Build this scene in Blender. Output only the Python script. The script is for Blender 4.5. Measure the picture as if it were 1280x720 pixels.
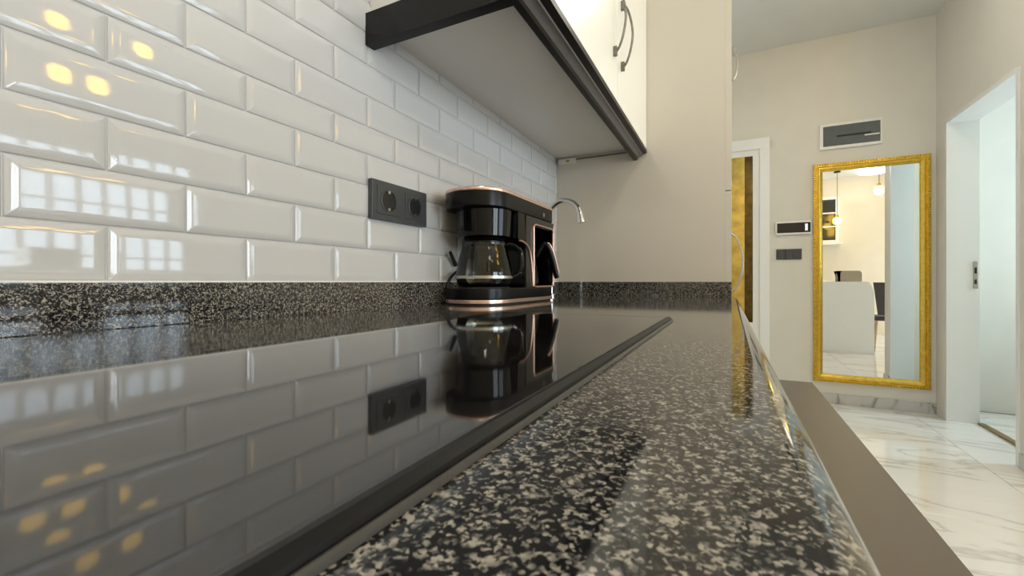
import bpy, bmesh, math, random
from mathutils import Vector, Matrix
random.seed(7)
for o in list(bpy.data.objects):
    bpy.data.objects.remove(o)
SC = bpy.context.scene
COL = SC.collection
PI = math.pi

# ------------------------------------------------------------------ camera
CT = 0.90                       # worktop height
cam_d = bpy.data.cameras.new('camera')
cam = bpy.data.objects.new('camera', cam_d)
COL.objects.link(cam)
cam.location = (0, 0, CT + 0.051)
cam.rotation_euler = (PI / 2, 0, math.radians(26.65))
cam_d.sensor_width = 36
cam_d.lens = 36 * 538 / 1280
cam_d.shift_y = -8 / 1280
cam_d.clip_start = 0.003
cam_d.dof.use_dof = True
cam_d.dof.focus_distance = 1.1
cam_d.dof.aperture_fstop = 30
SC.camera = cam

# ------------------------------------------------------------------ world, daylight, exposure
w = bpy.data.worlds.new('sky')
SC.world = w
w.use_nodes = True
wn = w.node_tree
bgn = wn.nodes['Background']
bgn.inputs['Color'].default_value = (0.62, 0.78, 1.0, 1)
bgn.inputs['Strength'].default_value = 1.2

def area(name, loc, rot, sx, sy, power, color):
    l = bpy.data.lights.new(name, 'AREA')
    l.shape = 'RECTANGLE'
    l.size, l.size_y = sx, sy
    l.energy = power
    l.color = color
    o = bpy.data.objects.new(name, l)
    COL.objects.link(o)
    o.location = loc
    o.rotation_euler = rot
    return o
# daylight outside the tall dining window (faces -X) and outside the small side-room window
area('window_daylight', (4.80, 1.95, 1.25), (0, PI / 2, 0), 2.3, 2.2, 130, (0.74, 0.87, 1.0))
area('fill_window_light', (4.80, -.45, 1.25), (0, PI / 2, 0), 2.3, 2.0, 175, (0.88, 0.94, 1.0))  # fill light for the extra window, added to brighten tiles and end panel
area('side_room_daylight', (3.45, 3.75, 1.5), (0, PI / 2, 0), 1.0, 0.7, 82, (0.70, 0.86, 1.0))
vs = SC.view_settings
vs.view_transform = 'Standard'
vs.look = 'None'
vs.gamma = 1
vs.use_curve_mapping = False
vs.exposure = 0.05

# ------------------------------------------------------------------ materials
def lin(r, g, b):
    f = lambda c: (c / 255 / 12.92) if c / 255 <= 0.04045 else ((c / 255 + 0.055) / 1.055) ** 2.4
    return (f(r), f(g), f(b), 1)

def mat(name, rgb=(200, 200, 200), rough=0.5, metal=0.0, coat=0.0, spec=0.5, noise=0.0, nscale=30, bump=0.0, bscale=60):
    m = bpy.data.materials.new(name)
    m.use_nodes = True
    nt = m.node_tree
    b = nt.nodes['Principled BSDF']
    b.inputs['Base Color'].default_value = lin(*rgb)
    b.inputs['Roughness'].default_value = rough
    b.inputs['Metallic'].default_value = metal
    b.inputs['Coat Weight'].default_value = coat
    b.inputs['Coat Roughness'].default_value = 0.03
    b.inputs['Specular IOR Level'].default_value = spec
    geo = nt.nodes.new('ShaderNodeNewGeometry')
    if noise > 0:
        n = nt.nodes.new('ShaderNodeTexNoise')
        n.inputs['Scale'].default_value = nscale
        n.inputs['Detail'].default_value = 4
        nt.links.new(geo.outputs['Position'], n.inputs['Vector'])
        r = nt.nodes.new('ShaderNodeValToRGB')
        c = lin(*rgb)
        r.color_ramp.elements[0].position = 0.3
        r.color_ramp.elements[1].position = 0.7
        r.color_ramp.elements[0].color = tuple(v * (1 - noise) for v in c[:3]) + (1,)
        r.color_ramp.elements[1].color = tuple(min(1, v * (1 + noise)) for v in c[:3]) + (1,)
        nt.links.new(n.outputs['Fac'], r.inputs['Fac'])
        nt.links.new(r.outputs['Color'], b.inputs['Base Color'])
    if bump > 0:
        n2 = nt.nodes.new('ShaderNodeTexNoise')
        n2.inputs['Scale'].default_value = bscale
        n2.inputs['Detail'].default_value = 3
        nt.links.new(geo.outputs['Position'], n2.inputs['Vector'])
        bp = nt.nodes.new('ShaderNodeBump')
        bp.inputs['Strength'].default_value = bump
        bp.inputs['Distance'].default_value = 0.002
        nt.links.new(n2.outputs['Fac'], bp.inputs['Height'])
        nt.links.new(bp.outputs['Normal'], b.inputs['Normal'])
    return m

def emit(name, rgb, strength):
    m = bpy.data.materials.new(name)
    m.use_nodes = True
    nt = m.node_tree
    nt.nodes.clear()
    e = nt.nodes.new('ShaderNodeEmission')
    e.inputs['Color'].default_value = rgb
    e.inputs['Strength'].default_value = strength
    o = nt.nodes.new('ShaderNodeOutputMaterial')
    nt.links.new(e.outputs[0], o.inputs[0])
    return m

def glassy(name, tint, rough=0.0, fres=1.45, gl=1.0):
    """clear sheet: mostly transparent, reflecting by fresnel"""
    m = bpy.data.materials.new(name)
    m.use_nodes = True
    nt = m.node_tree
    nt.nodes.clear()
    t = nt.nodes.new('ShaderNodeBsdfTransparent')
    t.inputs['Color'].default_value = tint
    g = nt.nodes.new('ShaderNodeBsdfGlossy')
    g.inputs['Roughness'].default_value = rough
    f = nt.nodes.new('ShaderNodeFresnel')
    f.inputs['IOR'].default_value = fres
    mx = nt.nodes.new('ShaderNodeMixShader')
    o = nt.nodes.new('ShaderNodeOutputMaterial')
    nt.links.new(f.outputs[0], mx.inputs[0])
    nt.links.new(t.outputs[0], mx.inputs[1])
    nt.links.new(g.outputs[0], mx.inputs[2])
    nt.links.new(mx.outputs[0], o.inputs[0])
    return m

def granite(name):
    m = bpy.data.materials.new(name)
    m.use_nodes = True
    nt = m.node_tree
    N, L = nt.nodes, nt.links
    b = N['Principled BSDF']
    geo = N.new('ShaderNodeNewGeometry')
    # warp the position so the crystals have ragged outlines
    n0 = N.new('ShaderNodeTexNoise')
    n0.inputs['Scale'].default_value = 500
    n0.inputs['Detail'].default_value = 2
    L.new(geo.outputs['Position'], n0.inputs['Vector'])
    sub = N.new('ShaderNodeVectorMath'); sub.operation = 'SUBTRACT'
    sub.inputs[1].default_value = (0.5, 0.5, 0.5)
    L.new(n0.outputs['Color'], sub.inputs[0])
    scl = N.new('ShaderNodeVectorMath'); scl.operation = 'SCALE'
    scl.inputs['Scale'].default_value = 0.0025
    L.new(sub.outputs[0], scl.inputs[0])
    add = N.new('ShaderNodeVectorMath'); add.operation = 'ADD'
    L.new(geo.outputs['Position'], add.inputs[0])
    L.new(scl.outputs[0], add.inputs[1])
    v = N.new('ShaderNodeTexVoronoi')
    v.inputs['Scale'].default_value = 900
    L.new(add.outputs[0], v.inputs['Vector'])
    sep = N.new('ShaderNodeSeparateColor')
    L.new(v.outputs['Color'], sep.inputs[0])
    n1 = N.new('ShaderNodeTexNoise')
    n1.inputs['Scale'].default_value = 240
    n1.inputs['Detail'].default_value = 2
    L.new(geo.outputs['Position'], n1.inputs['Vector'])
    ma = N.new('ShaderNodeMath'); ma.operation = 'MULTIPLY_ADD'
    ma.inputs[1].default_value = 1.5
    ma.inputs[2].default_value = -0.75
    L.new(n1.outputs['Fac'], ma.inputs[0])
    s = N.new('ShaderNodeMath'); s.operation = 'ADD'
    L.new(sep.outputs[0], s.inputs[0])
    L.new(ma.outputs[0], s.inputs[1])
    r = N.new('ShaderNodeValToRGB')
    r.color_ramp.interpolation = 'LINEAR'
    e = r.color_ramp.elements
    e[0].position = 0.0; e[0].color = (0.006, 0.006, 0.007, 1)
    e[1].position = 1.0; e[1].color = (0.37, 0.34, 0.285, 1)
    for p, c in ((0.52, (0.010, 0.010, 0.011, 1)), (0.62, (0.045, 0.044, 0.042, 1)), (0.74, (0.13, 0.125, 0.115, 1)), (0.84, (0.23, 0.213, 0.183, 1))):
        q = e.new(p); q.color = c
    L.new(s.outputs[0], r.inputs['Fac'])
    L.new(r.outputs['Color'], b.inputs['Base Color'])
    b.inputs['Roughness'].default_value = 0.06
    bp = N.new('ShaderNodeBump')
    bp.inputs['Strength'].default_value = 0.012
    bp.inputs['Distance'].default_value = 0.0003
    L.new(s.outputs[0], bp.inputs['Height'])
    L.new(bp.outputs['Normal'], b.inputs['Normal'])
    return m

def marble(name, base, vein, rough=0.06, scale=1.0):
    m = bpy.data.materials.new(name)
    m.use_nodes = True
    nt = m.node_tree
    N, L = nt.nodes, nt.links
    b = N['Principled BSDF']
    geo = N.new('ShaderNodeNewGeometry')
    oi = N.new('ShaderNodeObjectInfo')
    mul = N.new('ShaderNodeMath'); mul.operation = 'MULTIPLY'; mul.inputs[1].default_value = 37.0
    L.new(oi.outputs['Random'], mul.inputs[0])
    cmb = N.new('ShaderNodeCombineXYZ')
    L.new(mul.outputs[0], cmb.inputs['Z'])
    mp = N.new('ShaderNodeMapping')
    mp.inputs['Rotation'].default_value = (0, 0, math.radians(28))
    mp.inputs['Scale'].default_value = (0.9 * scale, 3.2 * scale, 1)
    L.new(geo.outputs['Position'], mp.inputs['Vector'])
    ad = N.new('ShaderNodeVectorMath'); ad.operation = 'ADD'
    L.new(mp.outputs[0], ad.inputs[0]); L.new(cmb.outputs[0], ad.inputs[1])
    n = N.new('ShaderNodeTexNoise')
    n.inputs['Scale'].default_value = 1.5
    n.inputs['Detail'].default_value = 5
    n.inputs['Distortion'].default_value = 0.6
    L.new(ad.outputs[0], n.inputs['Vector'])
    s = N.new('ShaderNodeMath'); s.operation = 'SUBTRACT'; s.inputs[1].default_value = 0.5
    L.new(n.outputs['Fac'], s.inputs[0])
    a = N.new('ShaderNodeMath'); a.operation = 'ABSOLUTE'
    L.new(s.outputs[0], a.inputs[0])
    r = N.new('ShaderNodeValToRGB')
    e = r.color_ramp.elements
    e[0].position = 0.0; e[0].color = lin(*vein)
    e[1].position = 0.12; e[1].color = lin(*base)
    q = e.new(0.012); q.color = tuple(0.5 * (x + y) for x, y in zip(lin(*vein), lin(*base)))
    q = e.new(0.03); q.color = tuple(0.12 * x + 0.88 * y for x, y in zip(lin(*vein), lin(*base)))
    L.new(a.outputs[0], r.inputs['Fac'])
    L.new(r.outputs['Color'], b.inputs['Base Color'])
    b.inputs['Roughness'].default_value = rough
    return m

M = {}
M['wall'] = mat('painted wall', (221, 217, 206), 0.55, noise=0.02, nscale=6, bump=0.05, bscale=250)
M['wall_cream'] = mat('cream wall', (226, 214, 190), 0.6, noise=0.02, nscale=5)
M['ceiling'] = mat('ceiling paint', (226, 226, 222), 0.7, noise=0.015, nscale=5)
M['grout'] = mat('tile grout', (205, 203, 201), 0.8, noise=0.05, nscale=90)
M['tile'] = mat('glazed tile', (197, 196, 195), 0.05, coat=0.15, noise=0.012, nscale=12, bump=0.012, bscale=22)
M['granite'] = granite('speckled granite')
M['hob'] = mat('black glass', (22, 21, 20), 0.04, spec=0.9, noise=0.2, nscale=400)
M['hob_trim'] = mat('dark bevel trim', (12, 12, 12), 0.45, spec=0.25, noise=0.1, nscale=200)
M['rim_grey'] = mat('grey rim', (70, 68, 65), 0.4, spec=0.3, noise=0.1, nscale=200)
M['silicone'] = mat('white silicone', (232, 230, 224), 0.4, noise=0.03, nscale=60)
M['panel'] = mat('beige gloss panel', (212, 205, 192), 0.16, noise=0.012, nscale=4)
M['door_white'] = mat('ivory door front', (240, 236, 222), 0.22, noise=0.01, nscale=4)
M['carcass'] = mat('cabinet carcass', (228, 224, 218), 0.28, noise=0.015, nscale=4)
M['rail'] = mat('black light rail', (16, 14, 13), 0.36, spec=0.25, noise=0.15, nscale=40)
M['rail_gloss'] = mat('grey gloss rail', (96, 92, 89), 0.3, noise=0.05, nscale=60)
M['steel'] = mat('brushed steel', (176, 174, 168), 0.26, metal=1.0, noise=0.06, nscale=120)
M['chrome'] = mat('chrome', (215, 215, 213), 0.08, metal=1.0, noise=0.02, nscale=50)
M['pewter'] = mat('aged pewter', (120, 116, 106), 0.32, metal=0.9, noise=0.2, nscale=90)
M['black'] = mat('black plastic', (12, 12, 12), 0.26, spec=0.2, noise=0.1, nscale=60)
M['black_gloss'] = mat('gloss black plastic', (7, 7, 7), 0.06, spec=0.25, noise=0.1, nscale=60)
M['black_matt'] = mat('matt black plastic', (12, 11, 11), 0.5, noise=0.15, nscale=60)
M['body_panel'] = mat('bronze grey front', (52, 49, 46), 0.24, metal=0.3, spec=0.3, noise=0.05, nscale=60)
M['rose'] = mat('rose gold', (224, 190, 172), 0.25, metal=0.8, noise=0.05, nscale=60)
M['socket'] = mat('anthracite plastic', (62, 64, 66), 0.35, noise=0.05, nscale=60)
M['socket_dark'] = mat('socket well', (12, 14, 14), 0.4, noise=0.1, nscale=60)
M['gold'] = mat('gilded frame', (224, 188, 80), 0.24, metal=0.9, noise=0.15, nscale=35, bump=0.15, bscale=160)
M['gold_dark'] = mat('antique gilding', (176, 140, 52), 0.34, metal=0.85, noise=0.35, nscale=60)
M['mirror'] = mat('mirror silvering', (238, 240, 238), 0.0, metal=1.0, noise=0.004, nscale=3)
M['gold_glass'] = mat('amber glass', (206, 180, 96), 0.12, metal=0.85, noise=0.28, nscale=14)
M['bronze_glass'] = mat('dark bronze glass', (92, 76, 38), 0.12, metal=0.85, noise=0.4, nscale=18)
M['white_paint'] = mat('white lacquer', (236, 236, 232), 0.25, noise=0.01, nscale=5)
M['white_plastic'] = mat('white plastic', (234, 233, 228), 0.35, noise=0.01, nscale=30)
M['smoked'] = mat('smoked cover', (88, 96, 98), 0.10, noise=0.06, nscale=20)
M['screen'] = mat('dark display', (14, 13, 13), 0.12, noise=0.1, nscale=40)
M['taupe'] = mat('taupe laminate', (112, 103, 91), 0.42, noise=0.07, nscale=900)
M['marble'] = marble('marble floor tile', (233, 229, 220), (200, 193, 184), 0.07)
M['marble_skirt'] = marble('marble skirting', (206, 204, 200), (140, 138, 136), 0.15, 2.2)
M['joint'] = mat('floor joint', (150, 144, 134), 0.8, noise=0.05, nscale=60)
M['brass'] = mat('brass threshold', (150, 128, 80), 0.3, metal=0.9, noise=0.1, nscale=60)
M['clear'] = glassy('clear pane', (0.96, 0.98, 0.98, 1))
M['carafe'] = glassy('carafe glass', (0.86, 0.87, 0.84, 1), 0.0, 1.5)
M['smoke_glass'] = mat('dark cabinet glass', (54, 52, 48), 0.08, noise=0.1, nscale=8)
M['lamp_warm'] = emit('warm lamp glow', (1.0, 0.58, 0.06, 1), 19)
M['lamp_white'] = emit('ceiling lamp glow', (1.0, 0.95, 0.88, 1), 8)
M['fill_hall'] = emit('hall fill glow', (1.0, 0.93, 0.80, 1), 26)
M['fill_kitchen'] = emit('kitchen fill glow', (1.0, 0.97, 0.93, 1), 22)
M['display_white'] = emit('lit display', (0.9, 0.95, 1.0, 1), 1.0)
M['fabric'] = mat('grey chair fabric', (70, 64, 62), 0.9, noise=0.2, nscale=150)
M['wood'] = mat('tan wood', (176, 140, 96), 0.4, noise=0.15, nscale=30)

# ------------------------------------------------------------------ mesh helpers
def newbm():
    return bmesh.new()

def join(dst, src):
    me = bpy.data.meshes.new('tmp')
    src.to_mesh(me)
    src.free()
    dst.from_mesh(me)
    bpy.data.meshes.remove(me)
    return dst

def box(x0, x1, y0, y1, z0, z1, bev=0.0, seg=2):
    bm = bmesh.new()
    bmesh.ops.create_cube(bm, size=1)
    for v in bm.verts:
        v.co = Vector((x0 + (v.co.x + .5) * (x1 - x0), y0 + (v.co.y + .5) * (y1 - y0), z0 + (v.co.z + .5) * (z1 - z0)))
    if bev > 0:
        bmesh.ops.bevel(bm, geom=list(bm.edges), offset=bev, segments=seg, affect='EDGES', profile=0.6)
    return bm

def boxes(*args):
    d = newbm()
    for a in args:
        join(d, box(*a))
    return d

def prism(pts, axis, a0, a1, bev=0.0, seg=2):
    bm = bmesh.new()
    def P(p, a):
        if axis == 'x': return (a, p[0], p[1])
        if axis == 'y': return (p[0], a, p[1])
        return (p[0], p[1], a)
    lo = [bm.verts.new(P(p, a0)) for p in pts]
    hi = [bm.verts.new(P(p, a1)) for p in pts]
    n = len(pts)
    f0 = bm.faces.new(lo); f1 = bm.faces.new(hi[::-1])
    for i in range(n):
        j = (i + 1) % n
        bm.faces.new((lo[j], lo[i], hi[i], hi[j]))
    bmesh.ops.recalc_face_normals(bm, faces=bm.faces)
    if bev > 0:
        ed = list({e for f in (f0, f1) for e in f.edges})
        bmesh.ops.bevel(bm, geom=ed, offset=bev, segments=seg, affect='EDGES', profile=0.6)
    return bm

def tube(path, r, n=12, closed=False, caps=True):
    path = [Vector(p) for p in path]
    m = len(path)
    rs = r if isinstance(r, (list, tuple)) else [r] * m
    bm = bmesh.new()
    rings = []
    prev = None
    for i, p in enumerate(path):
        a = path[(i - 1) % m] if (closed or i > 0) else p
        b = path[(i + 1) % m] if (closed or i < m - 1) else p
        t = (b - a).normalized()
        if prev is None:
            up = Vector((0, 0, 1)) if abs(t.z) < 0.9 else Vector((1, 0, 0))
            u = t.cross(up).normalized()
        else:
            u = (prev - t * prev.dot(t)).normalized()
        prev = u
        v = t.cross(u)
        rings.append([bm.verts.new(p + rs[i] * (math.cos(2 * PI * k / n) * u + math.sin(2 * PI * k / n) * v)) for k in range(n)])
    for i in range(m if closed else m - 1):
        A, B = rings[i], rings[(i + 1) % m]
        for k in range(n):
            bm.faces.new((A[k], A[(k + 1) % n], B[(k + 1) % n], B[k]))
    if caps and not closed:
        bm.faces.new(rings[0][::-1]); bm.faces.new(rings[-1])
    bmesh.ops.recalc_face_normals(bm, faces=bm.faces)
    return bm

def lathe(prof, cx, cy, n=40, cap=True):
    bm = bmesh.new()
    rings = []
    for r, z in prof:
        if r < 1e-6:
            rings.append([bm.verts.new((cx, cy, z))])
        else:
            rings.append([bm.verts.new((cx + r * math.cos(2 * PI * k / n), cy + r * math.sin(2 * PI * k / n), z)) for k in range(n)])
    for A, B in zip(rings, rings[1:]):
        for k in range(n):
            j = (k + 1) % n
            q = [A[k % len(A)], A[j % len(A)], B[j % len(B)], B[k % len(B)]]
            u = []
            for x in q:
                if x not in u: u.append(x)
            if len(u) >= 3: bm.faces.new(u)
    if cap:
        for R in (rings[0], rings[-1]):
            if len(R) > 2: bm.faces.new(R)
    bmesh.ops.recalc_face_normals(bm, faces=bm.faces)
    return bm

def spin_x(bm, c, ang_y=0, ang_z=0):
    """turn a z-lathe built at the origin so that its axis points to +X, then move it to c"""
    R = Matrix.Rotation(PI / 2, 4, 'Y')
    bmesh.ops.transform(bm, matrix=Matrix.Translation(c) @ R, verts=bm.verts)
    return bm

def smooth_path(pts, k=6):
    """Catmull-Rom through the points"""
    P = [Vector(p) for p in pts]
    out = []
    for i in range(len(P) - 1):
        a = P[i - 1] if i else P[i] * 2 - P[i + 1]
        b, c = P[i], P[i + 1]
        d = P[i + 2] if i + 2 < len(P) else P[i + 1] * 2 - P[i]
        for s in range(k):
            t = s / k
            out.append(0.5 * ((2 * b) + (c - a) * t + (2 * a - 5 * b + 4 * c - d) * t * t + (3 * b - a - 3 * c + d) * t ** 3))
    out.append(P[-1])
    return out

def rrect(x0, x1, y0, y1, r, n=6):
    """rounded rectangle outline; r one radius or four (x0y0, x1y0, x1y1, x0y1)"""
    R = r if isinstance(r, (list, tuple)) else [r] * 4
    out = []
    for (cx, cy, rr, a0) in ((x0 + R[0], y0 + R[0], R[0], PI), (x1 - R[1], y0 + R[1], R[1], 1.5 * PI), (x1 - R[2], y1 - R[2], R[2], 0), (x0 + R[3], y1 - R[3], R[3], .5 * PI)):
        for k in range(n + 1):
            a = a0 + k / n * PI / 2
            out.append((cx + rr * math.cos(a), cy + rr * math.sin(a)))
    return out

ORG = {}
def finish(bm, name, m, org, angle=35, flat_above=None):
    if org != (0, 0, 0):
        bmesh.ops.translate(bm, vec=-Vector(org), verts=bm.verts)
    me = bpy.data.meshes.new(name)
    bm.to_mesh(me)
    bm.free()
    me.materials.append(M[m] if isinstance(m, str) else m)
    me.polygons.foreach_set('use_smooth', [True] * len(me.polygons))
    if flat_above is not None:
        me.polygons.foreach_set('use_smooth', [p.area < flat_above for p in me.polygons])
    me.set_sharp_from_angle(angle=math.radians(angle))
    return me

def weigh(o):
    m = o.modifiers.new('weighted_normal', 'WEIGHTED_NORMAL')
    m.keep_sharp = True
    m.weight = 100

def tag(o, label=None, cat=None, group=None, kind=None):
    if label: o['label'] = label
    if cat: o['category'] = cat
    if group: o['group'] = group
    if kind: o['kind'] = kind
    return o

def thing(name, loc, label=None, cat=None, group=None, kind=None):
    o = bpy.data.objects.new(name, None)
    o.empty_display_size = 0.05
    COL.objects.link(o)
    o.location = loc
    ORG[o.name] = tuple(loc)
    return tag(o, label, cat, group, kind)

def part(name, bm, m, parent, label=None, kind=None, angle=35):
    org = ORG[parent.name]
    me = finish(bm, name, m, org, angle)
    o = bpy.data.objects.new(name, me)
    COL.objects.link(o)
    weigh(o)
    o.parent = parent
    ORG[o.name] = org
    return tag(o, label, None, None, kind)

def solo(name, bm, m, label=None, cat=None, group=None, kind=None, angle=35):
    xs = [v.co for v in bm.verts]
    lo = Vector((min(v.x for v in xs), min(v.y for v in xs), min(v.z for v in xs)))
    hi = Vector((max(v.x for v in xs), max(v.y for v in xs), max(v.z for v in xs)))
    org = ((lo.x + hi.x) / 2, (lo.y + hi.y) / 2, lo.z)
    me = finish(bm, name, m, org, angle)
    o = bpy.data.objects.new(name, me)
    COL.objects.link(o)
    weigh(o)
    o.location = org
    ORG[o.name] = org
    return tag(o, label, cat, group, kind)

def struct(name, bm, m):
    return solo(name, bm, m, kind='structure')

# ------------------------------------------------------------------ room shell
XW = -0.598            # tile face
YE = 1.59              # side of the tall unit
YH = 4.13              # hall wall
XR = 1.336             # corridor wall on the right
CEIL = 2.87
wall_left = struct('wall_left', box(-0.75, XW - 0.0034, -1.75, YH, 0, CEIL), 'grout')
struct('wall_back', box(-0.75, 4.65, -1.75, -1.6, 0, CEIL), 'wall_cream')
struct('wall_far', box(-0.75, XR + 0.15, YH, YH + 0.2, 0, CEIL), 'wall')
struct('wall_corridor', boxes((XR, XR + .15, 3.98, YH, 0, CEIL), (XR, XR + .15, 3.14, 3.98, 2.055, CEIL), (XR, XR + .15, 2.98, 3.14, 0, CEIL)), 'wall')
struct('wall_dining', box(XR + .15, 4.65, 2.98, 3.13, 0, CEIL), 'wall_cream')
W0, W1, WZ0, WZ1 = 1.0, 2.85, 0.12, 2.2
struct('wall_right', boxes((4.5, 4.65, -1.6, -1.35, 0, CEIL), (4.5, 4.65, .45, W0, 0, CEIL), (4.5, 4.65, -1.35, .45, 0, WZ0), (4.5, 4.65, -1.35, .45, WZ1, CEIL), (4.5, 4.65, W1, 2.98, 0, CEIL), (4.5, 4.65, W0, W1, 0, WZ0), (4.5, 4.65, W0, W1, WZ1, CEIL)), 'wall_cream')
struct('wall_bathroom_far', box(XR + .15, 3.35, 4.345, 4.45, 0.004, 2.262), 'wall')
struct('wall_bathroom_right', boxes((3.2, 3.35, 3.13, 3.4, 0, 2.26), (3.2, 3.35, 4.1, 4.345, 0, 2.26), (3.2, 3.35, 3.4, 4.1, 0, 1.0), (3.2, 3.35, 3.4, 4.1, 2.0, 2.26)), 'wall')
struct('ceiling', box(-0.75, 4.65, -1.75, YH + .2, CEIL, CEIL + .1), 'ceiling')
struct('ceiling_bathroom', box(XR + .15, 3.35, 3.13, 4.45, 2.262, 2.33), 'ceiling')
floor = struct('floor', box(-0.75, 4.65, -1.75, 4.45, -0.12, -0.009), 'joint')
# floor tiles, 60 x 120 cm, joints recessed
def flat_tile(sx, sy, h, bev):
    return box(-sx / 2, sx / 2, -sy / 2, sy / 2, -h, 0, bev, 1)
ft_me = finish(flat_tile(.598, 1.198, .010, .0012), 'floor_tile', 'marble', (0, 0, 0), 35, .01)
fo = Vector(ORG[floor.name])
for i in range(-3, 6):
    for j in range(-2, 4):
        cx = 1.181 + .6 * i - .3 + .0
        cy = 0.55 + 1.2 * j
        if cx - .3 > 4.5 or cx + .3 < -.6 or cy + .6 < -1.6 or cy - .6 > 4.33: continue
        o = bpy.data.objects.new('floor_tile', ft_me)
        COL.objects.link(o)
        o.parent = floor
        o.location = Vector((cx, cy, 0)) - fo
# glazed bevelled wall tiles: 15 x 6 cm running bond
def wall_tile(sy, sz):
    bm = bmesh.new()
    d0, d1, ins = 0.0051, 0.0065, 0.0100
    def ring(x, a, b): return [bm.verts.new((x, sa * a, sb * b)) for sa, sb in ((-1, -1), (1, -1), (1, 1), (-1, 1))]
    R0 = ring(0, sy / 2, sz / 2); R1 = ring(d0, sy / 2, sz / 2); R2 = ring(d1, sy / 2 - ins, sz / 2 - ins)
    for A, B in ((R0, R1), (R1, R2)):
        for k in range(4):
            bm.faces.new((A[k], A[(k + 1) % 4], B[(k + 1) % 4], B[k]))
    f = bm.faces.new(R2)
    bm.faces.new(R0[::-1])
    bmesh.ops.recalc_face_normals(bm, faces=bm.faces)
    ed = [e for e in bm.edges if all(v in R2 for v in e.verts) or (any(v in R2 for v in e.verts) and any(v in R1 for v in e.verts)) or all(v in R1 for v in e.verts)]
    bmesh.ops.bevel(bm, geom=ed, offset=0.0011, segments=2, affect='EDGES', profile=0.5)
    return bm
rows = [0.0005, 0.061, 0.1205, 0.1795, 0.238, 0.2895, 0.3465, 0.405, 0.4635, 0.522, 0.5805]
tile_cache = {}
wo = Vector(ORG[wall_left.name])
for ri in range(len(rows) - 1):
    z0, z1 = rows[ri] + CT + .05, rows[ri + 1] + CT + .05
    off = 0.219 if ri % 2 == 0 else 0.2945
    for k in range(-5, 10):
        y0 = off + 0.1503 * k
        y1 = y0 + 0.1503
        y1c = min(y1, YE)
        if y1c - y0 < 0.03: continue
        sy, sz = round(y1c - y0 - 0.0016, 4), round(z1 - z0 - 0.0016, 4)
        key = (sy, sz)
        if key not in tile_cache:
            tile_cache[key] = finish(wall_tile(sy, sz), 'tile', 'tile', (0, 0, 0), 60, 2e-4)
        o = bpy.data.objects.new('tile', tile_cache[key])
        COL.objects.link(o)
        o.parent = wall_left
        o.location = Vector((XW - 0.0065 - 0.0003, (y0 + y1c) / 2, (z0 + z1) / 2)) - wo
        o.rotation_euler = (0, random.gauss(0, 0.0025), random.gauss(0, 0.0025))
# hall skirting
struct('baseboard_far', box(0.30, XR, YH - 0.012, YH, 0, 0.078, 0.002), 'marble_skirt')
struct('baseboard_right', box(XR - 0.012, XR, 2.98, 3.12, 0, 0.078, 0.002), 'marble_skirt')

# ------------------------------------------------------------------ windows that let the daylight in
def window(name, x, y0, y1, z0, z1, ny, nz, t=0.055):
    r = thing(name, (x + .05, (y0 + y1) / 2, z0), kind='structure')
    fb = boxes((x, x + .07, y0, y1, z0, z0 + t), (x, x + .07, y0, y1, z1 - t, z1), (x, x + .07, y0, y0 + t, z0 + t, z1 - t), (x, x + .07, y1 - t, y1, z0 + t, z1 - t))
    part('frame', fb, 'white_paint', r)
    for i in range(1, ny):
        yc = y0 + (y1 - y0) * i / ny
        part('mullion', box(x + .005, x + .065, yc - t / 2, yc + t / 2, z0 + t, z1 - t), 'white_paint', r)
    for j in range(1, nz):
        zc = z0 + (z1 - z0) * j / nz
        part('transom', box(x + .010, x + .060, y0 + t, y1 - t, zc - t / 3, zc + t / 3), 'white_paint', r)
    for i in range(ny):
        a, b = y0 + (y1 - y0) * i / ny, y0 + (y1 - y0) * (i + 1) / ny
        part('pane', box(x + .032, x + .036, a + t / 2, b - t / 2, z0 + t, z1 - t), 'clear', r)
    return r
window('window_1', 4.54, W0, W1, WZ0, WZ1, 7, 4)
window('fill_window', 4.54, -1.35, .45, WZ0, WZ1, 2, 1)  # unseen extra window, added only to let in more fill light
window('window_2', 3.24, 3.4, 4.1, 1.0, 2.0, 2, 1)

# ------------------------------------------------------------------ doors
# door 1: white door with amber glass at the end of the hall
d1 = thing('door_1', (-0.16, YH, 0), kind='structure')
part('casing', boxes((.235, .305, YH - .03, YH, 0, 2.12), (-.60, -.555, YH - .03, YH, 0, 2.12), (-.60, .305, YH - .032, YH, 2.05, 2.137)), 'white_paint', d1)
leaf = part('leaf', boxes((.185, .235, YH - .018, YH, 0.01, 2.05), (-.555, -.44, YH - .018, YH, 0.01, 2.05), (-.44, .185, YH - .018, YH, 2.0, 2.05), (-.44, .185, YH - .018, YH, .01, .61)), 'white_paint', d1)
part('glass_pane', box(-.44, .125, YH - .012, YH - .001, .61, 2.0, .002), 'gold_glass', leaf, 'amber gold glass pane')
part('glass_strip', box(.125, .185, YH - .013, YH - .001, .61, 2.0, .002), 'bronze_glass', leaf, 'dark bronze glass strip')
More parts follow.
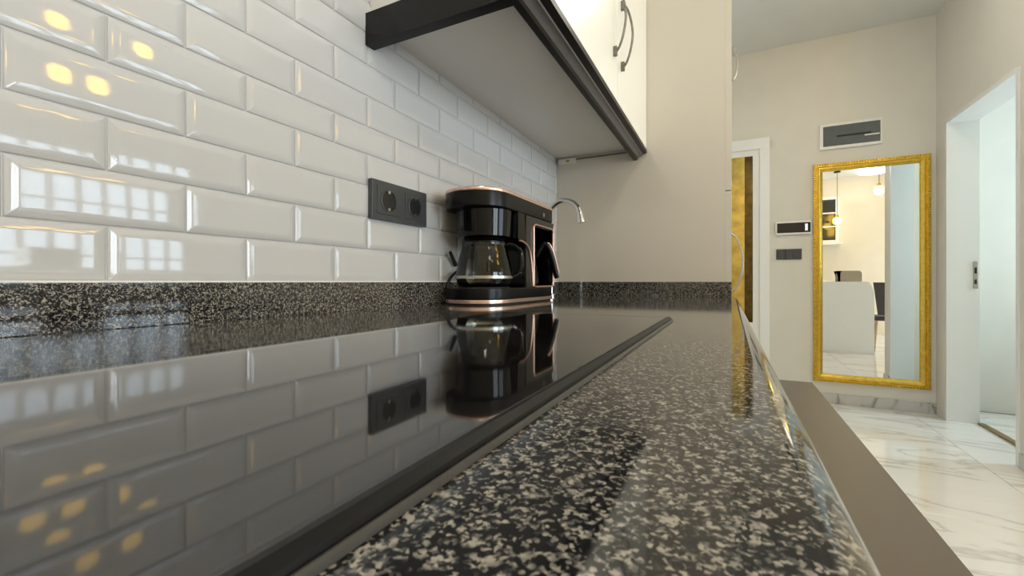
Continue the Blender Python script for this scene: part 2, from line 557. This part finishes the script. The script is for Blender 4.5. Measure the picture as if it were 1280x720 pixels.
# door 2: open doorway with a white lining in the corridor wall
d2 = thing('door_2', (XR, 3.56, 0), kind='structure')
part('jamb', box(XR - .004, XR + .162, 3.955, 3.985, 0, 2.055, .002), 'white_paint', d2)
part('jamb', box(XR - .004, XR + .162, 3.135, 3.165, 0, 2.055, .002), 'white_paint', d2)
part('header', box(XR - .004, XR + .162, 3.165, 3.955, 2.03, 2.06, .002), 'white_paint', d2)
part('threshold', box(XR + .150, XR + .185, 3.165, 3.955, 0.0, .012, .003), 'brass', d2, 'brass threshold strip')
sp = part('strike_plate', box(XR + .128, XR + .150, 3.950, 3.956, .905, 1.085, .001), 'steel', d2, 'steel strike plate')
part('latch_hole', box(XR + .133, XR + .145, 3.9492, 3.952, .935, .965), 'black_matt', sp)
part('latch_hole', box(XR + .133, XR + .145, 3.9492, 3.952, 1.005, 1.045), 'black_matt', sp)

# ------------------------------------------------------------------ kitchen run
XF = 0.029             # front of the worktop
base = thing('base_cabinet', (-.3, .2, 0), 'ivory kitchen base cabinet under the speckled granite worktop', 'cabinet')
part('body', box(XW - .003, -.02, -1.2, YE - .003, .10, CT - .0305), 'carcass', base)
part('plinth', box(XW - .003, -.06, -1.2, YE - .003, 0, .10), 'rail', base)
for k in range(5):
    y0 = -1.2 + k * .5574
    dd = part('door', box(-.02, -.002, y0 + .002, y0 + .555, .105, CT - .034, .0015), 'door_white', base)
    part('handle', tube(smooth_path([(-.004, y0 + .50, .66), (.022, y0 + .50, .69), (.026, y0 + .50, .74), (.022, y0 + .50, .79), (-.004, y0 + .50, .82)], 4), .004, 8), 'pewter', dd)
# granite worktop with a bullnose front
r = .0145
prof = [(XW, CT - .03), (XW, CT)]
for k in range(0, 13):
    a = PI / 2 - k * PI / 12
    prof.append((XF - r + r * math.cos(a), CT - r + r * math.sin(a)))
prof[-1] = (XF - r, CT - 2 * r)
solo('worktop', prism(prof, 'y', -1.2, YE - .001), 'granite', 'polished black granite worktop with cream speckles and a rounded front edge', 'worktop')
up1 = solo('backsplash', box(XW - .003, XW + .010, -1.2, YE - .001, CT, CT + .05, .001), 'granite', 'long low granite upstand along the bottom of the white tiles', 'upstand')
up2 = solo('backsplash', box(XW + .010, .0105, YE - .017, YE - .0005, CT, CT + .0500, .001), 'granite', 'short granite upstand at the foot of the beige side panel behind the tap', 'upstand')
part('sealant', box(XW - .001, XW + .0085, -1.2, YE - .018, CT + .05, CT + .0522), 'silicone', up1, 'white silicone bead')
# hob
hx0, hx1, hy0, hy1 = -.317, -.065, -.03, .594
hob = thing('cooktop', ((hx0 + hx1) / 2, .28, CT), 'black glass cooktop set into the granite worktop, mirroring the tiled wall', 'cooktop')
part('glass_plate', box(hx0 + .003, hx1 - .006, hy0, hy1 - .004, CT + .0002, CT + .0045, .0012), 'hob', hob)
part('edge_trim', prism([(hx1 - .006, CT + .0002), (hx1 - .006, CT + .0050), (hx1 - .0035, CT + .0054), (hx1 - .001, CT + .0035), (hx1, CT + .0002)], 'y', hy0, hy1), 'hob_trim', hob)
part('outer_rim', prism([(hx1, CT + .0002), (hx1, CT + .0022), (hx1 + .0008, CT + .0024), (hx1 + .0014, CT + .0016), (hx1 + .0016, CT + .0002)], 'y', hy0, hy1), 'rim_grey', hob, 'thin grey rim')
part('edge_trim', box(hx0, hx0 + .003, hy0, hy1, CT + .0002, CT + .0040, .0006), 'hob_trim', hob)
part('edge_trim', box(hx0 + .003, hx1 - .006, hy1 - .004, hy1, CT + .0002, CT + .0044, .0006), 'hob_trim', hob)

# tall unit
tall = thing('tall_cabinet', (-.3, 1.9, 0), 'tall beige cabinet whose glossy side closes the end of the worktop', 'cabinet')
part('body', box(XW - .003, -.008, YE, 2.20, 0.0, 2.45, .0008), 'panel', tall)
for z0, z1, hy, hz, hl, hp in ((.10, 1.25, 1.655, 1.015, .20, 1.0), (1.253, 2.45, 1.70, 1.715, .12, .58)):
    dd = part('door', box(-.008, .0105, YE + .0005, 2.20, z0, z1, .0012), 'panel', tall)
    hb = tube(smooth_path([(.010 + hp * q, hy, hz + hl * f) for q, f in ((0, -.5), (.016, -.42), (.030, -.22), (.035, 0), (.030, .22), (.016, .42), (0, .5))], 5), .0035, 10)
    part('handle', hb, 'steel', dd, 'bowed metal handle')
part('plinth', box(-.06, -.005, YE + .002, 2.20, 0.0, .10), 'rail', tall)

# upper cabinet
UC0, UCX, UDX = .589, -.278, -.260
ZB = CT + .05 + .481
upc = thing('wall_cabinet', (-.43, 1.1, ZB), 'ivory wall cabinet with a black light rail above the coffee machine', 'cabinet')
part('body', box(XW - .001, UCX, UC0 + .012, YE - .001, ZB, 2.45, .0008), 'carcass', upc)
GAP = 1.135
def bow_handle(y, z0, z1, x):
    pts = [(x - .002, y, z0), (x + .012, y, z0 + .004), (x + .024, y, z0 + .035), (x + .031, y, (z0 + z1) / 2), (x + .024, y, z1 - .035), (x + .012, y, z1 - .004), (x - .002, y, z1)]
    d = tube(smooth_path(pts, 5), .0032, 8)
    for zz in (z0, z1):
        join(d, box(x - .001, x + .010, y - .005, y + .005, zz - .012, zz + .012, .002))
    return d
for y0, y1, hy in ((UC0 + .001, GAP - .001, GAP - .042), (GAP + .001, YE - .002, GAP + .045)):
    dd = part('door', box(UCX, UDX, y0, y1, CT + .05 + .463, 2.45, .0015), 'door_white', upc)
    part('handle', bow_handle(hy, CT + .05 + .585, CT + .05 + .750, UDX), 'pewter', dd, 'bowed pewter handle')
# light rail: moulded front strip in three steps, plain left strip
zb = CT + .05 + .438
fr = part('front_rail', prism([(-.304, ZB - .0005), (-.304, zb), (-.291, zb), (-.289, zb + .006), (-.289, ZB - .0005)], 'y', UC0, YE - .002), 'rail', upc)
cove = [(-.289, ZB - .001), (-.289, zb + .007)] + [(-.289 + .016 * k / 6, zb + .007 + .007 * math.sin(k / 6 * PI / 2)) for k in range(1, 7)] + [(-.272, zb + .017), (-.272, ZB - .001)]
part('cove', prism(cove, 'y', UC0, YE - .002), 'rail_gloss', fr, 'glossy grey cove')
part('lip', prism([(-.272, ZB - .001), (-.272, zb + .018), (-.262, zb + .021), (-.259, zb + .0225), (-.259, ZB - .0085), (-.2795, ZB - .0085), (-.2795, ZB - .001)], 'y', UC0, YE - .002), 'rail', fr)
part('side_rail', box(XW - .001, -.304, UC0, UC0 + .022, zb, CT + .05 + .497, .0008), 'rail', upc)
part('side_rail', box(-.304, -.262, UC0 - .001, UC0 + .011, zb + .022, CT + .05 + .497, .0008), 'rail', upc)
# little bracket under the cabinet in the corner
br = thing('corner_bracket', (-.57, YE - .02, ZB - .03), 'small white bracket in the corner under the wall cabinet', 'bracket')
part('plate', box(-.590, -.520, YE - .014, YE - .0005, ZB - .026, ZB - .006, .002), 'white_plastic', br)
part('screw_cap', box(-.556, -.545, YE - .018, YE - .013, ZB - .021, ZB - .012, .001), 'wood', br, 'brown screw cap')
part('strip', box(-.520, -.330, YE - .006, YE - .0005, ZB - .012, ZB - .008), 'pewter', br)

# ------------------------------------------------------------------ power socket
sk = thing('power_socket', (XW, .676, 1.107), 'anthracite double power socket on the white tiles left of the coffee machine', 'socket')
part('frame', box(XW - .001, XW + .010, .595, .757, 1.0695, 1.1435, .0025), 'socket', sk)
for yc in (.637, .715):
    ins = part('insert', box(XW + .009, XW + .0115, yc - .029, yc + .029, 1.1065 - .0265, 1.1065 + .0265, .001), 'socket', sk)
    ringp = spin_x(lathe([(.0215, 0), (.0215, .0018), (.0195, .0024), (.0188, .0005), (.0188, 0)], 0, 0, 32), (XW + .0112, yc, 1.1065))
    part('rim', ringp, 'socket', ins)
    part('well', spin_x(lathe([(.0, .0004), (.0188, .0004), (.0188, 0), (0, 0)], 0, 0, 32, cap=False), (XW + .0113, yc, 1.1065)), 'socket_dark', ins, 'dark round socket well')
    for dz in (-.0165, .0165):
        part('earth_clip', box(XW + .0112, XW + .0135, yc - .003, yc + .003, 1.1065 + dz - .003, 1.1065 + dz + .003), 'steel', ins)

# ------------------------------------------------------------------ coffee machine
cm = thing('coffee_machine', (-.51, .95, CT), 'black coffee machine with rose gold trim and a glass carafe on the worktop', 'coffee machine')
mx0, mx1, my0, my1 = -.586, -.434, .775, 1.130
def plan(g=0.0, near=.072, far=.022):
    return rrect(mx0 - g, mx1 + g, my0 - g, my1 + g, [near + g, near + g, far + g, far + g], 8)
bs = part('base', prism(plan(-.001), 'z', CT + .0115, CT + .037, .003), 'black', cm)
part('base_band', prism(plan(.0005), 'z', CT + .0035, CT + .0115, .001), 'rose', bs, 'rose gold band')
part('base_foot', prism(plan(-.004), 'z', CT + .0002, CT + .0035), 'black_matt', bs)
# column on the far side with the brewing recess
sy0, sy1, sz0, sz1 = .990, 1.117, CT + .036, CT + .192
colm = boxes((mx0 + .002, mx0 + .045, .945, my1 - .002, CT + .036, CT + .212),
             (mx0 + .045, mx1 - .002, .945, sy0, CT + .036, CT + .212),
             (mx0 + .045, mx1 - .002, sy1, my1 - .001, CT + .036, CT + .212),
             (mx0 + .045, mx1 - .002, sy0, sy1, sz1, CT + .212))
part('column', colm, 'body_panel', cm)
part('recess_lining', boxes((mx0 + .045, mx0 + .047, sy0, sy1, sz0, sz1), (mx0 + .047, mx1 - .003, sy0, sy0 + .002, sz0, sz1), (mx0 + .047, mx1 - .003, sy1 - .002, sy1, sz0, sz1), (mx0 + .047, mx1 - .003, sy0 + .002, sy1 - .002, sz1 - .002, sz1), (mx0 + .047, mx1 - .003, sy0 + .002, sy1 - .002, sz0, sz0 + .002)), 'black_gloss', cm)
rf = [(mx1 - .0005, y, z) for y, z in rrect(sy0 - .003, sy1 + .003, sz0 + .002, sz1 + .003, .012, 5)]
part('recess_frame', tube(rf, .0026, 8, closed=True), 'rose', cm, 'rose gold recess frame')
# dark cheek of the carafe bay and its rose gold edge
part('bay_cheek', boxes((mx0 + .01, mx1 - .004, .940, .9455, CT + .037, CT + .212)), 'black_gloss', cm)
bay = smooth_path([(mx1 - .0005, .905, CT + .147), (mx1 - .0005, .932, CT + .144), (mx1 - .0005, .955, CT + .134), (mx1 - .0005, .968, CT + .115), (mx1 - .0005, .977, CT + .080), (mx1 - .0005, .983, CT + .040)], 6)
part('bay_trim', tube(bay, .0026, 8), 'rose', cm, 'rose gold trim of the carafe bay')
part('front_fascia', prism([(.90, CT + .213), (.935, CT + .213), (.945, CT + .150), (.90, CT + .150)], 'x', mx1 - .03, mx1 - .002), 'black_gloss', cm)
# head
hd = part('head', prism(plan(0), 'z', CT + .212, CT + .250, .006, 3), 'black', cm)
part('head_band', prism(plan(.001), 'z', CT + .246, CT + .254, .003, 2), 'rose', hd, 'rose gold rim')
part('lid', prism(plan(-.009), 'z', CT + .253, CT + .2565, .0012), 'black', hd)
part('button', spin_x(lathe([(.006, 0), (.006, .002), (.004, .003), (0, .003)], 0, 0, 16), (mx1 - .001, 1.05, CT + .226)), 'pewter', hd, 'small metal button')
# filter basket
bx, by = -.506, .865
fb = part('filter_basket', lathe([(0, CT + .149), (.056, CT + .149), (.063, CT + .153), (.066, CT + .218), (0, CT + .218)], bx, by, 56, cap=False), 'black_gloss', cm)
part('drip_funnel', lathe([(0, CT + .140), (.034, CT + .140), (.050, CT + .150), (0, CT + .150)], bx, by, 40, cap=False), 'black_matt', fb)
# carafe
cf = part('carafe', lathe([(.051, CT + .138), (.051, CT + .130), (.055, CT + .117), (.0605, CT + .097), (.0645, CT + .075), (.066, CT + .062), (.063, CT + .046), (.056, CT + .0385), (0, CT + .0385)], bx, by, 56, cap=False), 'carafe', cm, 'clear glass carafe', angle=80)
part('carafe_band', lathe([(.0655, CT + .058), (.0672, CT + .058), (.0672, CT + .064), (.0660, CT + .064)], bx, by, 56, cap=False), 'steel', cf, 'bright steel band')
part('carafe_lid', lathe([(.0, CT + .148), (.040, CT + .147), (.050, CT + .142), (.050, CT + .136), (0, CT + .136)], bx, by, 48, cap=False), 'black', cf)
dirv = Vector((.80, .60, 0))
hpts = [Vector((bx, by, 0)) + dirv * rr + Vector((0, 0, zz)) for rr, zz in ((.048, CT + .139), (.068, CT + .136), (.084, CT + .122), (.088, CT + .095), (.083, CT + .070), (.066, CT + .060))]
part('carafe_handle', tube(smooth_path(hpts, 5), .0065, 10), 'black_gloss', cf)
part('hot_plate', lathe([(0, CT + .0365), (.060, CT + .0365), (.060, CT + .0383), (0, CT + .0383)], bx, by, 48, cap=False), 'black_matt', cm)
# coffee pot in the recess with its handle
pot = part('coffee_pot', lathe([(0, CT + .0385), (.036, CT + .0385), (.040, CT + .046), (.036, CT + .085), (.031, CT + .112), (.033, CT + .122), (.030, CT + .122), (0, CT + .105)], -.492, 1.055, 40, cap=False), 'black_gloss', cm)
hz = [(-.461, 1.062, CT + .118), (-.446, 1.068, CT + .146), (-.436, 1.074, CT + .150), (-.428, 1.090, CT + .120), (-.422, 1.106, CT + .075), (-.420, 1.112, CT + .062)]
part('pot_handle', tube(smooth_path(hz, 5), [.007] * 26, 10), 'black', pot)
hz2 = [(x + .007, y + .003, z + .002) for x, y, z in hz[1:-1]]
part('handle_trim', tube(smooth_path(hz2, 5), .0030, 8), 'rose', pot, 'rose gold handle trim')
part('side_edge', tube([(mx1 - .0035, my1 - .0015, CT + .040), (mx1 - .0035, my1 - .0015, CT + .205)], .0032, 8), 'rose', cm, 'rose gold side edge')
cable = smooth_path([(-.560, .90, CT + .02), (-.585, .862, CT + .0045), (-.584, .832, CT + .006), (-.583, .826, CT + .030), (-.584, .836, CT + .055), (-.583, .852, CT + .068), (-.582, .868, CT + .076)], 6)
part('power_cable', tube(cable, .0038, 8), 'black_matt', cm)
part('cable_plug', tube([(-.5875, .868, CT + .090), (-.5865, .843, CT + .121)], [.0055, .0038], 10), 'black_matt', cm)

# ------------------------------------------------------------------ tap
tx, ty = -.563, 1.405
tp = thing('kitchen_tap', (tx, ty, CT), 'chrome gooseneck kitchen tap in the corner behind the coffee machine', 'tap')
part('tap_body', lathe([(0, CT), (.027, CT), (.027, CT + .006), (.021, CT + .010), (.020, CT + .075), (.014, CT + .085), (0, CT + .085)], tx, ty, 32, cap=False), 'chrome', tp)
arc = [(tx, ty, CT + .08), (tx, ty, CT + .18), (tx, ty, CT + .26)]
R = .058
for k in range(0, 13):
    a = PI - k / 12 * (PI * .93)
    arc.append((tx + R + R * math.cos(a), ty, CT + .272 + R * math.sin(a)))
part('spout', tube(smooth_path(arc, 3), .0085, 14), 'chrome', tp)
ex, ez = arc[-1][0], arc[-1][2]
part('spray_head', tube([(ex - .001, ty, ez + .006), (ex + .001, ty, ez - .004), (ex + .006, ty, ez - .030), (ex + .007, ty, ez - .034)], [.0095, .0108, .0135, .0125], 18), 'chrome', tp)
lev = part('lever', tube([(tx + .012, ty - .010, CT + .050), (tx + .020, ty - .035, CT + .058), (tx + .024, ty - .060, CT + .070)], [.008, .0065, .005], 10), 'chrome', tp)

# ------------------------------------------------------------------ low taupe sideboard beside the worktop
sb = thing('low_sideboard', (.2, 1.4, 0), 'low white sideboard with a dark taupe top running beside the granite edge', 'sideboard')
ZS = CT + .051 - .50
part('top', box(.036, .3735, .30, 2.575, ZS - .018, ZS, .0012), 'taupe', sb, 'dark taupe laminate top')
part('body', box(.040, .352, .31, 2.565, .06, ZS - .018), 'white_paint', sb)
part('plinth', box(.060, .330, .33, 2.545, 0, .06), 'white_paint', sb)
for k in range(4):
    y0 = .31 + k * .56375
    dd = part('door', box(.352, .3675, y0 + .0015, y0 + .5622, .065, ZS - .021, .001), 'white_paint', sb)
    part('knob', spin_x(lathe([(.008, 0), (.008, .010), (.013, .016), (.010, .022), (0, .023)], 0, 0, 16), (.3675, y0 + .50, .33)), 'steel', dd)

# ------------------------------------------------------------------ hall wall: gilded mirror, breaker box, intercom, switch plate
mX0, mX1, mZ0, mZ1 = .603, 1.305, .95 - .782, .95 + .924
gm = thing('wall_mirror', ((mX0 + mX1) / 2, YH, mZ0), 'tall mirror in an ornate gilded frame on the hall wall', 'mirror')
prof = [(0, 0), (0, .016), (.003, .022), (.018, .022), (.020, .026), (.024, .026), (.027, .020), (.033, .024), (.041, .024), (.050, .017), (.057, .012), (.060, .013), (.062, .010), (.062, 0)]
def rail(side):
    bm = bmesh.new()
    A, B = [], []
    for wv, d in prof:
        y = YH - .0005 - d
        if side == 'left':   a, b = (mX0 + wv, y, mZ0 + wv), (mX0 + wv, y, mZ1 - wv)
        elif side == 'right': a, b = (mX1 - wv, y, mZ0 + wv), (mX1 - wv, y, mZ1 - wv)
        elif side == 'top':  a, b = (mX0 + wv, y, mZ1 - wv), (mX1 - wv, y, mZ1 - wv)
        else:                a, b = (mX0 + wv, y, mZ0 + wv), (mX1 - wv, y, mZ0 + wv)
        A.append(bm.verts.new(a)); B.append(bm.verts.new(b))
    n = len(prof)
    for i in range(n):
        j = (i + 1) % n
        bm.faces.new((A[i], A[j], B[j], B[i]))
    bm.faces.new(A[::-1]); bm.faces.new(B)
    bmesh.ops.recalc_face_normals(bm, faces=bm.faces)
    return bm
for s in ('left', 'right', 'top', 'bottom'):
    part('frame_rail', rail(s), 'gold', gm)
bead = bmesh.new()
def add_bead(x, z, rx, rz):
    mtx = Matrix.Translation((x, YH - .0235, z)) @ Matrix.Diagonal((rx, .0062, rz, 1))
    bmesh.ops.create_icosphere(bead, subdivisions=1, radius=1, matrix=mtx)
step = .0165
nz = int((mZ1 - mZ0 - .02) / step)
for k in range(nz + 1):
    z = mZ0 + .010 + k * (mZ1 - mZ0 - .02) / nz
    add_bead(mX0 + .0105, z, .0065, .0062); add_bead(mX1 - .0105, z, .0065, .0062)
nx = int((mX1 - mX0 - .02) / step)
for k in range(1, nx):
    x = mX0 + .010 + k * (mX1 - mX0 - .02) / nx
    add_bead(x, mZ0 + .0105, .0062, .0065); add_bead(x, mZ1 - .0105, .0062, .0065)
part('beading', bead, 'gold_dark', gm, 'darker carved gilded beading', kind='stuff')
part('glass', box(mX0 + .060, mX1 - .060, YH - .0085, YH - .0045, mZ0 + .060, mZ1 - .060), 'mirror', gm, 'silvered mirror glass')

bb = thing('breaker_box', (.838, YH, .95 + 1.035), 'white framed electrical breaker box with a smoked cover above the mirror', 'breaker box')
part('frame', boxes((.645, 1.030, YH - .018, YH, 1.985, 2.005), (.645, 1.030, YH - .018, YH, 2.162, 2.180), (.645, .667, YH - .018, YH, 2.005, 2.162), (1.020, 1.030, YH - .018, YH, 2.005, 2.162)), 'white_plastic', bb)
cv = part('cover', box(.667, 1.020, YH - .014, YH - .002, 2.005, 2.162, .003), 'smoked', bb, 'smoked grey cover')
part('slot', box(.755, .965, YH - .0165, YH - .0135, 2.072, 2.086, .001), 'black_matt', cv, 'dark breaker slot')
part('glint', box(.925, 1.015, YH - .020, YH - .0135, 2.058, 2.068, .002), 'white_plastic', cv, 'pale glint on the cover')  # white bar stands in for a glint of light on the cover
ic = thing('intercom', (.467, YH, 1.33), 'white intercom with a black display on the hall wall left of the mirror', 'intercom')
part('housing', box(.347, .590, YH - .022, YH, 1.330, 1.440, .004), 'white_plastic', ic)
sc_ = part('display', box(.358, .585, YH - .0245, YH - .0205, 1.345, 1.424, .002), 'screen', ic, 'black display')
part('indicator', box(.548, .566, YH - .0258, YH - .024, 1.358, 1.412, .001), 'display_white', sc_, 'small lit white indicator')
swp = thing('switch_plate', (.44, YH, 1.13), 'grey light switch plate below the intercom', 'switch')
part('plate', box(.354, .528, YH - .010, YH, 1.130, 1.215, .002), 'socket', swp)
for k in range(3):
    part('rocker', box(.362 + k * .0535, .362 + k * .0535 + .0505, YH - .0135, YH - .009, 1.140, 1.205, .0015), 'socket', swp)

# ------------------------------------------------------------------ room seen in the mirror
# curved white bar
bar = thing('curved_bar', (1.35, .5, 0), 'white curved waterfall bar reflected in the mirror', 'bar')
pts = [(.95, 0), (.95, .95)]
for k in range(0, 11):
    a = PI / 2 - k / 10 * PI / 2
    pts.append((1.63 + .07 * math.cos(a), .70 + .25 * math.sin(a)))
pts += [(1.70, 0)]
part('shell', prism(pts, 'y', -.25, 1.14, .004), 'white_paint', bar)
part('toe_strip', box(.95, 1.70, 1.139, 1.146, .0, .03), 'carcass', bar)
# toaster on the bar
ts = thing('toaster', (1.48, .80, .95), 'silver and black toaster standing on the curved white bar', 'toaster')
part('body', prism(rrect(1.385, 1.625, .9504, 1.10, [.012, .012, .04, .04], 5), 'y', .72, .90, .006), 'steel', ts)
part('side_cap', prism(rrect(1.360, 1.387, .9504, 1.095, [.01, .005, .005, .03], 4), 'y', .725, .895, .004), 'black', ts, 'black end cap')
part('slot', box(1.42, 1.59, .76, .785, 1.0985, 1.101), 'black_matt', ts)
part('slot', box(1.42, 1.59, .835, .86, 1.0985, 1.101), 'black_matt', ts)
# chair beside the bar
chx, chy = 1.98, .62
ch = thing('dining_chair', (chx, chy, 0), 'dark upholstered chair with tan wooden legs behind the curved bar', 'chair')
part('seat', box(chx - .21, chx + .21, chy - .21, chy + .21, .42, .48, .02), 'fabric', ch)
part('backrest', prism([(chx - .22, .94), (chx + .22, .94), (chx + .17, .50), (chx - .17, .50)], 'y', chy + .19, chy + .23, .01), 'fabric', ch)
for sx in (-1, 1):
    for sy in (-1, 1):
        part('leg', tube([(chx + sx * .18, chy + sy * .18, .43), (chx + sx * .21, chy + sy * .20, 0)], [.022, .014], 8), 'wood', ch)
# glazed white wall cupboard on the back wall
gc = thing('glazed_cupboard', (1.55, -1.6, 1.64), 'white wall cupboard with dark glass panes reflected in the mirror', 'cupboard')
cx0, cx1, cz0, cz1 = 1.25, 1.80, 1.66, 2.50
part('frame', boxes((cx0, cx1, -1.6, -1.40, cz0, cz0 + .05), (cx0, cx1, -1.6, -1.40, cz1 - .05, cz1), (cx0, cx0 + .05, -1.6, -1.40, cz0 + .05, cz1 - .05), (cx1 - .05, cx1, -1.6, -1.40, cz0 + .05, cz1 - .05)), 'white_paint', gc)
part('ledge', box(cx0 - .05, cx1 + .05, -1.6, -1.36, cz0 - .03, cz0), 'white_paint', gc)
for i in range(2):
    for j in range(3):
        a = cx0 + .05 + i * .225; b = cz0 + .05 + j * .2467
        part('pane', box(a + .012, a + .213, -1.59, -1.41, b + .012, b + .235), 'smoke_glass', gc, None)
part('muntin', box(cx0 + .05 + .213, cx0 + .05 + .237, -1.59, -1.40, cz0 + .05, cz1 - .05), 'white_paint', gc)
for j in (1, 2):
    zz = cz0 + .05 + j * .2467
    part('muntin', box(cx0 + .05, cx1 - .05, -1.59, -1.402, zz - .012, zz + .012), 'white_paint', gc)
# ceiling lamp
cl = thing('ceiling_lamp', (2.2, -1.0, CEIL), 'round glowing ceiling lamp at the top of the mirror reflection', 'lamp')
part('base_plate', lathe([(0, CEIL), (.17, CEIL), (.17, CEIL - .02), (0, CEIL - .02)], 2.2, -1.0, 40, cap=False), 'white_plastic', cl)
part('diffuser', lathe([(.235, CEIL - .02), (.235, CEIL - .045), (.20, CEIL - .075), (.10, CEIL - .09), (0, CEIL - .093)], 2.2, -1.0, 40, cap=False), 'lamp_white', cl)
hall_fill = thing('ceiling_lamp', (.66, 2.75, CEIL), 'small unseen fill lamp added on the hall ceiling, above and in front of the gilded mirror', 'lamp')  # out of view, added to brighten the hall wall
part('base_plate', lathe([(0, CEIL), (.13, CEIL), (.13, CEIL - .02), (0, CEIL - .02)], .66, 2.75, 32, cap=False), 'white_plastic', hall_fill)
part('diffuser', lathe([(.15, CEIL - .02), (.15, CEIL - .04), (.12, CEIL - .065), (.06, CEIL - .075), (0, CEIL - .077)], .66, 2.75, 32, cap=False), 'fill_hall', hall_fill)
fill_lamp = thing('ceiling_lamp', (.75, -.95, CEIL), 'unseen round fill lamp, added on the ceiling over the kitchen aisle behind the viewer', 'lamp')  # added fill behind the camera, never seen directly
part('base_plate', lathe([(0, CEIL), (.17, CEIL), (.17, CEIL - .02), (0, CEIL - .02)], .75, -.95, 40, cap=False), 'white_plastic', fill_lamp)
part('diffuser', lathe([(.235, CEIL - .02), (.235, CEIL - .045), (.20, CEIL - .075), (.10, CEIL - .09), (0, CEIL - .093)], .75, -.95, 40, cap=False), 'fill_kitchen', fill_lamp)
# pendant lamps (their warm glow shows in the tiles, the cooktop and the mirror)
def pendant(x, y, z, rad, hgt, label):
    t = thing('pendant_lamp', (x, y, z - hgt / 2), label, 'lamp', 'warm pendant lamps')
    part('rose', lathe([(0, CEIL), (.05, CEIL), (.05, CEIL - .02), (0, CEIL - .025)], x, y, 20, cap=False), 'black', t)
    part('cord', tube([(x, y, CEIL - .02), (x, y, z + hgt / 2 + .03)], .004, 6), 'black_matt', t)
    part('holder', lathe([(0, z + hgt / 2 + .04), (.02, z + hgt / 2 + .04), (.03, z + hgt / 2), (0, z + hgt / 2)], x, y, 20, cap=False), 'gold', t)
    part('globe', lathe([(0, z + hgt / 2), (rad * .8, z + hgt / 2 - .01), (rad, z + hgt / 4), (rad, z - hgt / 4), (rad * .8, z - hgt / 2 + .01), (0, z - hgt / 2)], x, y, 28, cap=False), 'lamp_warm', t, 'glowing warm globe')
chd = thing('chandelier', (2.46, 1.11, 2.0), 'warm four globe chandelier mirrored in the tiles and the cooktop at left', 'lamp')
part('rose', lathe([(0, CEIL), (.06, CEIL), (.06, CEIL - .02), (0, CEIL - .025)], 2.46, 1.11, 24, cap=False), 'gold', chd)
part('rod', tube([(2.46, 1.11, CEIL - .02), (2.46, 1.11, 2.02)], .009, 10), 'gold', chd)
for gx, gy, gz in ((2.13, 1.068, 2.405), (2.13, 1.334, 2.405), (2.12, .924, 2.089), (2.12, 1.13, 2.089)):
    arm = part('arm', tube(smooth_path([(2.46, 1.11, gz), (2.36, 1.11 + (gy - 1.11) * .5, gz + .03), (gx + .10, gy, gz)], 6), .006, 8), 'gold', chd)
    rad, hgt = .060, .19
    part('globe', lathe([(0, gz + hgt / 2), (rad * .75, gz + hgt / 2 - .01), (rad, gz + hgt / 4), (rad, gz - hgt / 4), (rad * .75, gz - hgt / 2 + .01), (0, gz - hgt / 2)], gx, gy, 28, cap=False), 'lamp_warm', arm, 'glowing warm globe')
pendant(1.70, -1.00, .95 + 1.06, .06, .12, 'small warm lamp in front of the dark glass panes in the mirror')
pendant(2.10, -.30, .95 + 1.42, .06, .14, 'small warm lamp below the ceiling lamp in the mirror')
